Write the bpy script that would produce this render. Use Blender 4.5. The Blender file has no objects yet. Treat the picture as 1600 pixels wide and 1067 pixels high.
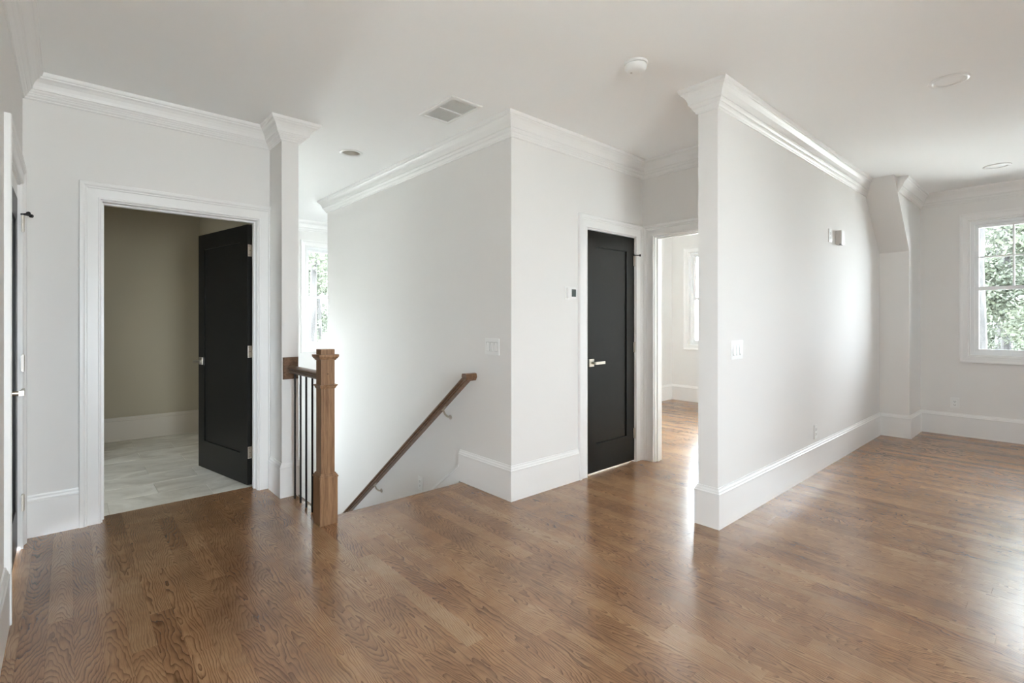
import bpy, bmesh, math, random
from mathutils import Vector, Matrix

# ------------------------------------------------------------------ camera, sky, exposure
scn = bpy.context.scene
C = scn.collection
F_PX, CY_PX, YAW, CAM_H = 779.7, 502.07, 0.84364, 1.28
cam_d = bpy.data.cameras.new('camera')
cam_d.sensor_width = 36.0
cam_d.lens = F_PX / 1600.0 * 36.0
cam_d.shift_y = -(533.5 - CY_PX) / 1600.0
cam_d.clip_start = 0.02
cam = bpy.data.objects.new('camera', cam_d); C.objects.link(cam)
cam.location = (0, 0, CAM_H)
FWD = (math.cos(YAW), math.sin(YAW)); RGT = (math.sin(YAW), -math.cos(YAW))
cam.rotation_euler = (math.radians(90), 0, YAW - math.radians(90))
scn.camera = cam

w = bpy.data.worlds.new('sky'); scn.world = w
w.use_nodes = True
bg = w.node_tree.nodes['Background']
bg.inputs['Color'].default_value = (0.890, 0.957, 1.055, 1)      # even overcast sky
bg.inputs['Strength'].default_value = 6.5

vs = scn.view_settings
vs.view_transform = 'Standard'; vs.look = 'None'; vs.gamma = 1.0
vs.use_curve_mapping = False
vs.exposure = 2.46
cy = scn.cycles
cy.use_denoising = True
cy.max_bounces = 10; cy.diffuse_bounces = 8; cy.glossy_bounces = 4
cy.transmission_bounces = 6; cy.transparent_max_bounces = 12
cy.sample_clamp_indirect = 8.0
cy.caustics_reflective = False; cy.caustics_refractive = False

random.seed(7)

# ------------------------------------------------------------------ dimensions (metres)
H = 2.745
XL = -0.20            # left wall face
YB = 4.11             # back wall face (doorway to the tiled room)
YB2 = 4.235
XC0, XC1, YC = 1.16, 1.278, 3.82     # wall end beside the stairs
XS, YS = 2.36, 2.66   # stair wall face, hall wall face
YSE = 6.033           # far end of the stair wall
XD, XD2 = 3.99, 4.105 # wall at the end of the hall
XP, YP0, YP1 = 2.995, 1.456, 1.584   # partition
XK, YK = 6.858, 1.185 # boxed knee wall beside the window
XW = 7.443            # window wall
YR = -2.3
YE = 4.40
YF = 7.46
YH = 3.225            # edge of the floor at the stairs
XH0 = 1.305

# ------------------------------------------------------------------ materials
MATS = {}
def nmat(name):
    m = bpy.data.materials.new(name); m.use_nodes = True
    nt = m.node_tree
    return m, nt, nt.nodes['Principled BSDF']

def plain(name, col, rough=0.5, metal=0.0, bump=0.0, bscale=200.0, var=0.0, vscale=3.0, spec=0.5):
    m, nt, b = nmat(name)
    b.inputs['Base Color'].default_value = (*col, 1)
    b.inputs['Roughness'].default_value = rough
    b.inputs['Metallic'].default_value = metal
    b.inputs['Specular IOR Level'].default_value = spec
    tc = nt.nodes.new('ShaderNodeTexCoord')
    if var > 0:
        n = nt.nodes.new('ShaderNodeTexNoise'); n.inputs['Scale'].default_value = vscale; n.inputs['Detail'].default_value = 4
        nt.links.new(tc.outputs['Object'], n.inputs['Vector'])
        mx = nt.nodes.new('ShaderNodeMix'); mx.data_type = 'RGBA'
        mx.inputs['A'].default_value = (*[max(0, c*(1-var)) for c in col], 1)
        mx.inputs['B'].default_value = (*[min(1, c*(1+var)) for c in col], 1)
        nt.links.new(n.outputs['Fac'], mx.inputs['Factor'])
        nt.links.new(mx.outputs['Result'], b.inputs['Base Color'])
    if bump > 0:
        n2 = nt.nodes.new('ShaderNodeTexNoise'); n2.inputs['Scale'].default_value = bscale; n2.inputs['Detail'].default_value = 3
        nt.links.new(tc.outputs['Object'], n2.inputs['Vector'])
        bp = nt.nodes.new('ShaderNodeBump'); bp.inputs['Strength'].default_value = bump; bp.inputs['Distance'].default_value = 0.002
        nt.links.new(n2.outputs['Fac'], bp.inputs['Height'])
        nt.links.new(bp.outputs['Normal'], b.inputs['Normal'])
    MATS[name] = m
    return m

plain('wall_paint', (0.81, 0.797, 0.778), 0.65, bump=0.04, bscale=350, var=0.006, spec=0.06)
plain('ceiling_paint', (0.93, 0.935, 0.93), 0.8, bump=0.03, bscale=300, var=0.005, spec=0.2)
plain('trim_paint', (0.845, 0.838, 0.825), 0.34, var=0.006, vscale=8)
plain('bath_paint', (0.375, 0.325, 0.235), 0.6, bump=0.04, bscale=350, var=0.01, spec=0.3)
plain('bath_trim', (0.47, 0.415, 0.33), 0.4, var=0.008)
plain('black_paint', (0.012, 0.0115, 0.0100), 0.34, var=0.15, vscale=6, bump=0.02, bscale=120, spec=0.17)
plain('black_metal', (0.022, 0.020, 0.019), 0.42, 0.2, var=0.1, vscale=20)
plain('nickel', (0.62, 0.57, 0.50), 0.30, 1.0, var=0.05, vscale=40)
plain('dark_bronze', (0.16, 0.125, 0.095), 0.38, 0.9, var=0.08, vscale=30)
plain('rubber', (0.02, 0.02, 0.02), 0.7, var=0.1, vscale=30)
plain('white_plastic', (0.84, 0.84, 0.825), 0.3, var=0.005, vscale=15)
plain('grey_slot', (0.10, 0.10, 0.095), 0.6, var=0.1, vscale=40)
plain('device_side', (0.58, 0.55, 0.52), 0.4, var=0.02, vscale=20)
plain('subfloor', (0.16, 0.10, 0.06), 0.9, var=0.2)
plain('grout', (0.70, 0.665, 0.59), 0.9, var=0.08, vscale=30)
plain('concrete', (0.45, 0.44, 0.42), 0.9, var=0.1)
plain('vinyl', (0.86, 0.87, 0.87), 0.3, var=0.004)
plain('screen_off', (0.035, 0.05, 0.045), 0.12, var=0.3, vscale=60)
plain('can_inside', (0.62, 0.58, 0.53), 0.5, var=0.02)
plain('vent_dark', (0.85, 0.84, 0.81), 0.8, var=0.05)

def glass_mat():
    m, nt, b = nmat('window_glass')
    nt.nodes.remove(b)
    out = nt.nodes['Material Output']
    g = nt.nodes.new('ShaderNodeBsdfGlossy'); g.inputs['Roughness'].default_value = 0.02
    t = nt.nodes.new('ShaderNodeBsdfTransparent'); t.inputs['Color'].default_value = (0.95, 0.97, 0.96, 1)
    fr = nt.nodes.new('ShaderNodeFresnel'); fr.inputs['IOR'].default_value = 1.45
    mx = nt.nodes.new('ShaderNodeMixShader')
    nt.links.new(fr.outputs['Fac'], mx.inputs['Fac'])
    nt.links.new(t.outputs['BSDF'], mx.inputs[1]); nt.links.new(g.outputs['BSDF'], mx.inputs[2])
    nt.links.new(mx.outputs['Shader'], out.inputs['Surface'])
    MATS['window_glass'] = m
glass_mat()

def math_node(nt, op, a=None, b=None, c=None):
    n = nt.nodes.new('ShaderNodeMath'); n.operation = op
    for i, v in enumerate((a, b, c)):
        if v is None: continue
        if isinstance(v, (int, float)): n.inputs[i].default_value = v
        else: nt.links.new(v, n.inputs[i])
    return n.outputs[0]

def oak_floor():
    m, nt, b = nmat('oak_floor')
    L = nt.links.new
    uv = nt.nodes.new('ShaderNodeUVMap'); uv.uv_map = 'plank_uv'
    at = nt.nodes.new('ShaderNodeAttribute'); at.attribute_name = 'plank_rnd'
    su = nt.nodes.new('ShaderNodeSeparateXYZ'); L(uv.outputs['UV'], su.inputs[0])
    sr = nt.nodes.new('ShaderNodeSeparateColor'); L(at.outputs['Color'], sr.inputs[0])
    r1, r2, r3 = sr.outputs[0], sr.outputs[1], sr.outputs[2]
    x, y = su.outputs[0], su.outputs[1]
    # position of the plank in its tree: shifted sideways and along
    xs = math_node(nt, 'ADD', x, math_node(nt, 'MULTIPLY', math_node(nt, 'SUBTRACT', r1, 0.5), 0.13))
    yo = math_node(nt, 'ADD', y, math_node(nt, 'MULTIPLY', r2, 40.0))
    cv = nt.nodes.new('ShaderNodeCombineXYZ')
    L(math_node(nt, 'MULTIPLY', xs, 14.0), cv.inputs[0]); L(math_node(nt, 'MULTIPLY', yo, 3.2), cv.inputs[1]); L(math_node(nt, 'MULTIPLY', r3, 60.0), cv.inputs[2])
    n1 = nt.nodes.new('ShaderNodeTexNoise'); n1.inputs['Scale'].default_value = 1.0; n1.inputs['Detail'].default_value = 2.5; n1.inputs['Roughness'].default_value = 0.55
    L(cv.outputs[0], n1.inputs['Vector'])
    hyp = math_node(nt, 'SQRT', math_node(nt, 'ADD', math_node(nt, 'MULTIPLY', xs, xs), 0.00022))
    v = math_node(nt, 'MULTIPLY', hyp, math_node(nt, 'ADD', 60.0, math_node(nt, 'MULTIPLY', r2, 75.0)))
    slope = math_node(nt, 'MULTIPLY', math_node(nt, 'SUBTRACT', r3, 0.5), 44.0)
    v = math_node(nt, 'ADD', v, math_node(nt, 'MULTIPLY', y, slope))
    v = math_node(nt, 'ADD', v, math_node(nt, 'MULTIPLY', n1.outputs['Fac'], 7.0))
    fr = math_node(nt, 'FRACT', v)
    # latewood: sharp dark edge, fading back
    ring = math_node(nt, 'POWER', fr, 3.2)
    # pores
    cp = nt.nodes.new('ShaderNodeCombineXYZ')
    L(math_node(nt, 'MULTIPLY', x, 520.0), cp.inputs[0]); L(math_node(nt, 'MULTIPLY', yo, 14.0), cp.inputs[1]); L(math_node(nt, 'MULTIPLY', r1, 90.0), cp.inputs[2])
    n2 = nt.nodes.new('ShaderNodeTexNoise'); n2.inputs['Scale'].default_value = 1.0; n2.inputs['Detail'].default_value = 2.0
    L(cp.outputs[0], n2.inputs['Vector'])
    pores = nt.nodes.new('ShaderNodeMapRange'); pores.inputs['From Min'].default_value = 0.5; pores.inputs['From Max'].default_value = 0.72
    L(n2.outputs['Fac'], pores.inputs['Value'])
    # blotchy stain over the floor
    tc = nt.nodes.new('ShaderNodeTexCoord')
    geo = nt.nodes.new('ShaderNodeNewGeometry')
    n3 = nt.nodes.new('ShaderNodeTexNoise'); n3.inputs['Scale'].default_value = 2.6; n3.inputs['Detail'].default_value = 5.0; n3.inputs['Roughness'].default_value = 0.6
    L(geo.outputs['Position'], n3.inputs['Vector'])
    n4 = nt.nodes.new('ShaderNodeTexNoise'); n4.inputs['Scale'].default_value = 16.0; n4.inputs['Detail'].default_value = 4.0
    L(geo.outputs['Position'], n4.inputs['Vector'])
    # colours
    base = nt.nodes.new('ShaderNodeValToRGB')
    e = base.color_ramp.elements
    e[0].position = 0.0; e[0].color = (0.205, 0.100, 0.048, 1)
    e[1].position = 1.0; e[1].color = (0.540, 0.360, 0.205, 1)
    e2 = base.color_ramp.elements.new(0.5); e2.color = (0.380, 0.222, 0.115, 1)
    fac = math_node(nt, 'ADD', math_node(nt, 'MULTIPLY', r2, 0.34), math_node(nt, 'ADD', math_node(nt, 'MULTIPLY', n3.outputs['Fac'], 0.95), math_node(nt, 'MULTIPLY', n4.outputs['Fac'], 0.22)))
    fac = math_node(nt, 'SUBTRACT', fac, 0.34)
    L(fac, base.inputs['Fac'])
    red = nt.nodes.new('ShaderNodeMix'); red.data_type = 'RGBA'; red.blend_type = 'MULTIPLY'
    L(math_node(nt, 'MULTIPLY', r1, 0.55), red.inputs['Factor']); L(base.outputs['Color'], red.inputs['A']); red.inputs['B'].default_value = (1.0, 0.86, 0.76, 1)
    mx = nt.nodes.new('ShaderNodeMix'); mx.data_type = 'RGBA'; mx.blend_type = 'MULTIPLY'
    n6 = nt.nodes.new('ShaderNodeTexNoise'); n6.inputs['Scale'].default_value = 7.0; n6.inputs['Detail'].default_value = 2.0
    L(geo.outputs['Position'], n6.inputs['Vector'])
    rst = math_node(nt, 'ADD', math_node(nt, 'MULTIPLY', r1, 0.40), math_node(nt, 'MULTIPLY', n6.outputs['Fac'], 1.15))
    L(math_node(nt, 'MULTIPLY', ring, math_node(nt, 'MINIMUM', rst, 1.0)), mx.inputs['Factor']); L(red.outputs['Result'], mx.inputs['A']); mx.inputs['B'].default_value = (0.27, 0.21, 0.17, 1)
    mx2 = nt.nodes.new('ShaderNodeMix'); mx2.data_type = 'RGBA'; mx2.blend_type = 'MULTIPLY'
    L(math_node(nt, 'MULTIPLY', pores.outputs[0], 0.55), mx2.inputs['Factor']); L(mx.outputs['Result'], mx2.inputs['A']); mx2.inputs['B'].default_value = (0.50, 0.43, 0.38, 1)
    L(mx2.outputs['Result'], b.inputs['Base Color'])
    # finish: satin varnish with dusty patches
    n5 = nt.nodes.new('ShaderNodeTexNoise'); n5.inputs['Scale'].default_value = 5.0; n5.inputs['Detail'].default_value = 6.0; n5.inputs['Roughness'].default_value = 0.7
    L(geo.outputs['Position'], n5.inputs['Vector'])
    rg = nt.nodes.new('ShaderNodeMapRange'); rg.inputs['From Min'].default_value = 0.3; rg.inputs['From Max'].default_value = 0.75
    rg.inputs['To Min'].default_value = 0.20; rg.inputs['To Max'].default_value = 0.265
    L(n5.outputs['Fac'], rg.inputs['Value']); L(rg.outputs[0], b.inputs['Roughness'])
    b.inputs['Specular IOR Level'].default_value = 0.9
    bp = nt.nodes.new('ShaderNodeBump'); bp.inputs['Strength'].default_value = 0.10; bp.inputs['Distance'].default_value = 0.0008
    hgt = math_node(nt, 'SUBTRACT', math_node(nt, 'MULTIPLY', n1.outputs['Fac'], 0.8), math_node(nt, 'ADD', math_node(nt, 'MULTIPLY', ring, 0.3), math_node(nt, 'MULTIPLY', pores.outputs[0], 0.4)))
    L(hgt, bp.inputs['Height']); L(bp.outputs['Normal'], b.inputs['Normal'])
    MATS['oak_floor'] = m
oak_floor()

def oak_turned(name, axis, c0, c1, rough=0.35):
    m, nt, b = nmat(name)
    L = nt.links.new
    tc = nt.nodes.new('ShaderNodeTexCoord')
    mp = nt.nodes.new('ShaderNodeMapping')
    s = {'z': (60, 60, 3.0), 'y': (60, 3.0, 60)}[axis]
    mp.inputs['Scale'].default_value = s
    L(tc.outputs['Object'], mp.inputs['Vector'])
    n = nt.nodes.new('ShaderNodeTexNoise'); n.inputs['Scale'].default_value = 1.0; n.inputs['Detail'].default_value = 5; n.inputs['Distortion'].default_value = 0.6
    L(mp.outputs[0], n.inputs['Vector'])
    mp2 = nt.nodes.new('ShaderNodeMapping'); mp2.inputs['Scale'].default_value = tuple(q*6 for q in s)
    L(tc.outputs['Object'], mp2.inputs['Vector'])
    n2 = nt.nodes.new('ShaderNodeTexNoise'); n2.inputs['Scale'].default_value = 1.0; n2.inputs['Detail'].default_value = 2
    L(mp2.outputs[0], n2.inputs['Vector'])
    r = nt.nodes.new('ShaderNodeValToRGB'); r.color_ramp.elements[0].position = 0.33; r.color_ramp.elements[1].position = 0.68
    r.color_ramp.elements[0].color = (*c0, 1); r.color_ramp.elements[1].color = (*c1, 1)
    L(math_node(nt, 'ADD', math_node(nt, 'MULTIPLY', n.outputs['Fac'], 0.65), math_node(nt, 'MULTIPLY', n2.outputs['Fac'], 0.35)), r.inputs['Fac'])
    L(r.outputs['Color'], b.inputs['Base Color'])
    b.inputs['Roughness'].default_value = rough
    bp = nt.nodes.new('ShaderNodeBump'); bp.inputs['Strength'].default_value = 0.12; bp.inputs['Distance'].default_value = 0.001
    L(n2.outputs['Fac'], bp.inputs['Height']); L(bp.outputs['Normal'], b.inputs['Normal'])
    MATS[name] = m
oak_turned('oak_post', 'z', (0.160, 0.080, 0.038), (0.385, 0.228, 0.125))
oak_turned('oak_rail', 'y', (0.090, 0.045, 0.022), (0.225, 0.125, 0.066), 0.28)

def tile_mat():
    m, nt, b = nmat('travertine')
    L = nt.links.new
    geo = nt.nodes.new('ShaderNodeNewGeometry')
    oi = nt.nodes.new('ShaderNodeObjectInfo')
    ad = nt.nodes.new('ShaderNodeVectorMath'); ad.operation = 'MULTIPLY_ADD'
    cb = nt.nodes.new('ShaderNodeCombineXYZ'); L(oi.outputs['Random'], cb.inputs[0]); L(oi.outputs['Random'], cb.inputs[1]); L(oi.outputs['Random'], cb.inputs[2])
    L(cb.outputs[0], ad.inputs[0]); ad.inputs[1].default_value = (37, 53, 91); L(geo.outputs['Position'], ad.inputs[2])
    mp = nt.nodes.new('ShaderNodeMapping'); mp.inputs['Scale'].default_value = (1.7, 3.2, 3.0); mp.inputs['Rotation'].default_value = (0, 0, 0.35)
    L(ad.outputs[0], mp.inputs['Vector'])
    n = nt.nodes.new('ShaderNodeTexNoise'); n.inputs['Scale'].default_value = 1.3; n.inputs['Detail'].default_value = 7; n.inputs['Roughness'].default_value = 0.6; n.inputs['Distortion'].default_value = 0.9
    L(mp.outputs[0], n.inputs['Vector'])
    r = nt.nodes.new('ShaderNodeValToRGB')
    r.color_ramp.elements[0].position = 0.32; r.color_ramp.elements[0].color = (0.58, 0.535, 0.445, 1)
    r.color_ramp.elements[1].position = 0.62; r.color_ramp.elements[1].color = (0.88, 0.845, 0.755, 1)
    L(n.outputs['Fac'], r.inputs['Fac']); L(r.outputs['Color'], b.inputs['Base Color'])
    b.inputs['Roughness'].default_value = 0.38
    MATS['travertine'] = m
tile_mat()

def noise_mat(name, c0, c1, scale, rough=0.85, lo=0.35, hi=0.65, stretch=(1, 1, 1)):
    m, nt, b = nmat(name)
    L = nt.links.new
    geo = nt.nodes.new('ShaderNodeNewGeometry')
    mp = nt.nodes.new('ShaderNodeMapping'); mp.inputs['Scale'].default_value = stretch
    L(geo.outputs['Position'], mp.inputs['Vector'])
    n = nt.nodes.new('ShaderNodeTexNoise'); n.inputs['Scale'].default_value = scale; n.inputs['Detail'].default_value = 5
    L(mp.outputs[0], n.inputs['Vector'])
    r = nt.nodes.new('ShaderNodeValToRGB')
    r.color_ramp.elements[0].position = lo; r.color_ramp.elements[0].color = (*c0, 1)
    r.color_ramp.elements[1].position = hi; r.color_ramp.elements[1].color = (*c1, 1)
    L(n.outputs['Fac'], r.inputs['Fac']); L(r.outputs['Color'], b.inputs['Base Color'])
    b.inputs['Roughness'].default_value = rough
    MATS[name] = m
noise_mat('bark', (0.012, 0.011, 0.0105), (0.034, 0.032, 0.031), 9, 0.9, stretch=(1, 1, 0.3))
noise_mat('needles', (0.018, 0.024, 0.013), (0.048, 0.057, 0.033), 1.6, 0.7)
noise_mat('leaves', (0.025, 0.032, 0.019), (0.056, 0.066, 0.040), 1.1, 0.7)
noise_mat('leaf_litter', (0.62, 0.60, 0.54), (0.80, 0.78, 0.72), 0.9, 0.95)

# ------------------------------------------------------------------ helpers
ORG = {}
def worg(o):
    return ORG.get(o.name, Vector((0, 0, 0))) if o else Vector((0, 0, 0))

def obj(name, bm, mat, parent=None, kind=None, smooth=False):
    me = bpy.data.meshes.new(name)
    bmesh.ops.recalc_face_normals(bm, faces=bm.faces)
    o0 = worg(parent)
    if o0.length: bmesh.ops.translate(bm, verts=bm.verts, vec=-o0)
    bm.to_mesh(me); bm.free()
    me.materials.append(MATS[mat])
    if smooth:
        for p in me.polygons: p.use_smooth = True
    o = bpy.data.objects.new(name, me); C.objects.link(o)
    if parent:
        o.parent = parent
        ORG[o.name] = o0
    if kind: o['kind'] = kind
    return o

def empty(name, loc):
    o = bpy.data.objects.new(name, None); C.objects.link(o)
    o.empty_display_size = 0.1
    o.location = loc; ORG[o.name] = Vector(loc)
    return o

def tag(o, label, cat, group=None):
    o['label'] = label; o['category'] = cat
    if group: o['group'] = group
    return o

def NB(): return bmesh.new()

def box(bm, x0, x1, y0, y1, z0, z1, bev=0.0, M=None):
    vs = [bm.verts.new((x, y, z)) for z in (z0, z1) for x, y in ((x0, y0), (x1, y0), (x1, y1), (x0, y1))]
    fs = [(0, 3, 2, 1), (4, 5, 6, 7), (0, 1, 5, 4), (1, 2, 6, 5), (2, 3, 7, 6), (3, 0, 4, 7)]
    faces = [bm.faces.new([vs[i] for i in f]) for f in fs]
    if bev > 0:
        es = list({e for f in faces for e in f.edges})
        r = bmesh.ops.bevel(bm, geom=es, offset=bev, segments=2, affect='EDGES', profile=0.5)
        vs = list({v for f in r['faces'] for v in f.verts} | {v for v in vs if v.is_valid})
    if M is not None:
        bmesh.ops.transform(bm, matrix=M, verts=[v for v in vs if v.is_valid])
    return vs

def prism(bm, poly, mapf):
    """poly: list of (a,b); mapf(a,b,t) -> xyz with t in 0,1"""
    a = [bm.verts.new(mapf(p[0], p[1], 0)) for p in poly]
    b = [bm.verts.new(mapf(p[0], p[1], 1)) for p in poly]
    n = len(poly)
    bm.faces.new(a); bm.faces.new(b[::-1])
    for i in range(n):
        bm.faces.new((a[i], b[i], b[(i+1) % n], a[(i+1) % n]))

def sweep(bm, path, prof, mapf, closed=False, scales=None):
    """path: 2D points; prof: (offset to the LEFT of the path, height); mapf(u,v,h)->xyz"""
    n = len(path)
    nseg = n if closed else n-1
    nor = []
    for i in range(nseg):
        p, q = Vector(path[i]), Vector(path[(i+1) % n])
        d = (q-p).normalized(); nor.append(Vector((-d.y, d.x)))
    sc = scales or [1.0]*nseg
    rings = []
    for i in range(n):
        if closed: ia, ib = (i-1) % nseg, i
        else: ia, ib = max(0, i-1), min(nseg-1, i)
        n1, n2, s1, s2 = nor[ia], nor[ib], sc[ia], sc[ib]
        if ia == ib or abs(n1.dot(n2)) > 0.9999: m = n1*s1
        else:
            # m . n1 = s1 ; m . n2 = s2
            det = n1.x*n2.y - n1.y*n2.x
            m = Vector(((s1*n2.y - s2*n1.y)/det, (n1.x*s2 - n2.x*s1)/det))
        rings.append([bm.verts.new(mapf(path[i][0]+m.x*o, path[i][1]+m.y*o, h)) for o, h in prof])
    k = len(prof)
    for i in range(nseg):
        a, b = rings[i], rings[(i+1) % n]
        for j in range(k):
            bm.faces.new((a[j], b[j], b[(j+1) % k], a[(j+1) % k]))
    if not closed:
        bm.faces.new(rings[0]); bm.faces.new(rings[-1][::-1])

def cyl(bm, p, q, r, seg=12, r2=None):
    p, q = Vector(p), Vector(q); d = (q-p)
    r2 = r if r2 is None else r2
    z = d.normalized(); x = z.orthogonal().normalized(); y = z.cross(x)
    a, b = [], []
    for i in range(seg):
        t = 2*math.pi*i/seg; c = x*math.cos(t)+y*math.sin(t)
        a.append(bm.verts.new(p+c*r)); b.append(bm.verts.new(q+c*r2))
    bm.faces.new(a[::-1]); bm.faces.new(b)
    for i in range(seg):
        bm.faces.new((a[i], a[(i+1) % seg], b[(i+1) % seg], b[i]))

def lathe(bm, prof, cx, cy_, seg=32, caps=True):
    rings = []
    for r, z in prof:
        rings.append([bm.verts.new((cx+r*math.cos(2*math.pi*i/seg), cy_+r*math.sin(2*math.pi*i/seg), z)) for i in range(seg)])
    for a, b in zip(rings, rings[1:]):
        for i in range(seg):
            bm.faces.new((a[i], a[(i+1) % seg], b[(i+1) % seg], b[i]))
    if caps:
        bm.faces.new(rings[0]); bm.faces.new(rings[-1])

def wall(name, axis, c0, c1, a0, a1, z0, z1, openings=(), mat='wall_paint', parent=None):
    """axis 'x': wall plane at x=c0..c1 running along y a0..a1; 'y': the other way. openings (a0,a1,z0,z1) sorted"""
    bm = NB()
    def bx(p0, p1, q0, q1):
        if p1-p0 < 1e-4 or q1-q0 < 1e-4: return
        if axis == 'x': box(bm, c0, c1, p0, p1, q0, q1)
        else: box(bm, p0, p1, c0, c1, q0, q1)
    cur = a0
    for (o0, o1, q0, q1) in sorted(openings):
        bx(cur, o0, z0, z1); bx(o0, o1, z0, q0); bx(o0, o1, q1, z1); cur = o1
    bx(cur, a1, z0, z1)
    return obj(name, bm, mat, parent, 'structure')

# ------------------------------------------------------------------ the floor
PW = 0.0826
def rect_ok(x, y):
    """is there wood floor at x,y"""
    if x < XL-0.05 or x > XW+0.02 or y < YR: return False
    if x <= XH0: return y <= YB2
    if x < XS: return y <= YH
    return y <= 4.45
bm = NB()
box(bm, XL-0.12, XH0-0.01, YR-.1, YB2, -0.20, -0.0195)
box(bm, XH0-0.01, XS, YR-.1, YH-0.01, -0.20, -0.0195)
box(bm, XS, XD, YR-.1, 2.75, -0.20, -0.0195)
box(bm, XD, XW+0.12, YR-.1, 4.5, -0.20, -0.0195)
floor = obj('floor', bm, 'subfloor', None, 'structure')

PLAN = [((XL, YR), (XL, 4.11)), ((XL, YB), (0.163, YB)), ((1.073, YB), (XC0, YB)), ((XC0, YC), (XC0, YB)), ((XC0, YC), (XC1, YC)), ((XC1, YC), (XC1, 7.4)),
        ((XS, YS), (XS, YSE)), ((XS, YS), (XD, YS)), ((XD, YS), (XD, 2.53)), ((XP, YP0), (XP, YP1)), ((XP, YP0), (XW, YP0)), ((XP, YP1), (XW, YP1)), ((XK, YP0), (XK, YK)), ((XK, YK), (XW, YK))]
def proj(x, y, z=0.0):
    d = x*FWD[0]+y*FWD[1]
    if d < 0.05: return None
    r = x*RGT[0]+y*RGT[1]
    return (800+F_PX*r/d, CY_PX+F_PX*(CAM_H-z)/d, d)
def blocked(x, y):
    for (ax, ay), (bx_, by_) in PLAN:
        # segment origin->(x,y)*0.995 against a-b
        px, py = x*0.995, y*0.995
        d1 = px*ay-py*ax; d2 = px*by_-py*bx_
        if d1*d2 >= 0: continue
        ex, ey = bx_-ax, by_-ay
        s1 = ex*(0-ay)-ey*(0-ax); s2 = ex*(py-ay)-ey*(px-ax)
        if s1*s2 < 0: return True
    return False
planks = []
rp = random.Random(11)
ncol = int((XW-XL)/PW)+2
for i in range(ncol):
    x0 = XL-0.03+i*PW; x1 = x0+PW; xm = (x0+x1)/2
    if x0 > XW: break
    ys, ye = YR, (YB2 if x1 <= XH0+0.01 else (YH-0.085 if x0 < XS-0.012 else (2.74 if x0 < XD else 4.43)))
    y = ys - rp.uniform(0, 0.8)
    while y < ye:
        ln = rp.choice((0.35, 0.5, 0.65, 0.8, 0.95, 1.15, 1.4))*rp.uniform(0.85, 1.15)
        y1 = y+ln
        if ye-y1 < 0.2: y1 = ye
        if y1 > ys+0.05:
            planks.append((x0, x1, max(ys, y), min(ye, y1), (rp.random(), rp.random(), rp.random())))
        y = y1
# the board along the edge at the stairs is laid across
planks_x = [(XH0-0.02, 1.86, YH-0.085, YH+0.012, (0.55, 0.35, 0.47)), (1.86, XS, YH-0.085, YH+0.012, (0.45, 0.5, 0.55))]

def plank_geom(verts, faces, uvs, rnds, p, across=False):
    x0, x1, y0, y1, r = p
    g, c, t = 0.00015, 0.0003, 0.019
    base = len(verts)
    def add(x, y, z):
        verts.append((x, y, z))
        return (y-(y0+y1)/2, x-x0) if across else (x-(x0+x1)/2, y-y0)
    uvl = []
    for (dx, z) in ((g, -t), (g, -c), (g+c, 0.0)):
        for (x, y) in ((x0+dx, y0+dx), (x1-dx, y0+dx), (x1-dx, y1-dx), (x0+dx, y1-dx)):
            uvl.append(add(x, y, z))
    fl = [(8, 9, 10, 11)]
    for k in range(4):
        n = (k+1) % 4
        fl.append((k, n, 4+n, 4+k)); fl.append((4+k, 4+n, 8+n, 8+k))
    for f in fl:
        faces.append(tuple(base+i for i in f))
        for i in f: uvs.append(uvl[i]); rnds.append((*r, 1.0))

def plank_mesh(name, lst, across=False):
    V, Fc, U, R = [], [], [], []
    for p in lst: plank_geom(V, Fc, U, R, p, across)
    me = bpy.data.meshes.new(name); me.from_pydata(V, [], Fc)
    uvl = me.uv_layers.new(name='plank_uv'); uvl.data.foreach_set('uv', [c for u in U for c in u])
    ca = me.color_attributes.new('plank_rnd', 'FLOAT_COLOR', 'CORNER'); ca.data.foreach_set('color', [c for r in R for c in r])
    me.materials.append(MATS['oak_floor']); me.update()
    return me

def seen_area(p):
    x0, x1, y0, y1, _ = p
    nx, ny = 3, max(3, int((y1-y0)/0.08))
    a = 0.0
    for i in range(nx):
        for j in range(ny):
            x = x0+(i+.5)/nx*(x1-x0); y = y0+(j+.5)/ny*(y1-y0)
            q = proj(x, y)
            if q is None or not (0 <= q[0] <= 1600 and 0 <= q[1] <= 1067): continue
            if blocked(x, y): continue
            a += (x1-x0)*(y1-y0)/(nx*ny)*F_PX**2*CAM_H/q[2]**3
    return a
ranked = sorted(planks, key=seen_area, reverse=True)
for p in ranked[:298]:
    o = bpy.data.objects.new('plank', plank_mesh('plank', [p])); C.objects.link(o); o.parent = floor
for p in planks_x:
    o = bpy.data.objects.new('nosing_board', plank_mesh('nosing_board', [p], True)); C.objects.link(o); o.parent = floor
o = bpy.data.objects.new('distant_planks', plank_mesh('distant_planks', ranked[298:])); C.objects.link(o); o.parent = floor
o['kind'] = 'stuff'

# tiled floor of the room behind the doorway
bm = NB(); box(bm, -1.5, XC0, YB2, 6.8, -0.2, -0.004)
tiled = obj('floor_tiled', bm, 'grout', None, 'structure')
tw, tl, gp = 0.298, 0.598, 0.005
r_i = 0; y = YB2+0.001
while y < 6.78:
    x = -1.5+(0.2 if r_i % 2 else 0.0)*1.0 + (0.0 if r_i % 2 else -0.1)
    y1 = min(6.78, y+tw)
    while x < XC0:
        xa, xb = max(-1.48, x), min(XC0-.002, x+tl)
        if xb-xa > 0.03:
            bm = NB(); box(bm, xa, xb, y, y1, -0.012, random.uniform(-0.0006, 0.0006)+0.0005, 0.0012)
            obj('tile', bm, 'travertine', tiled)
        x += tl+gp
    y += tw+gp; r_i += 1

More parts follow.
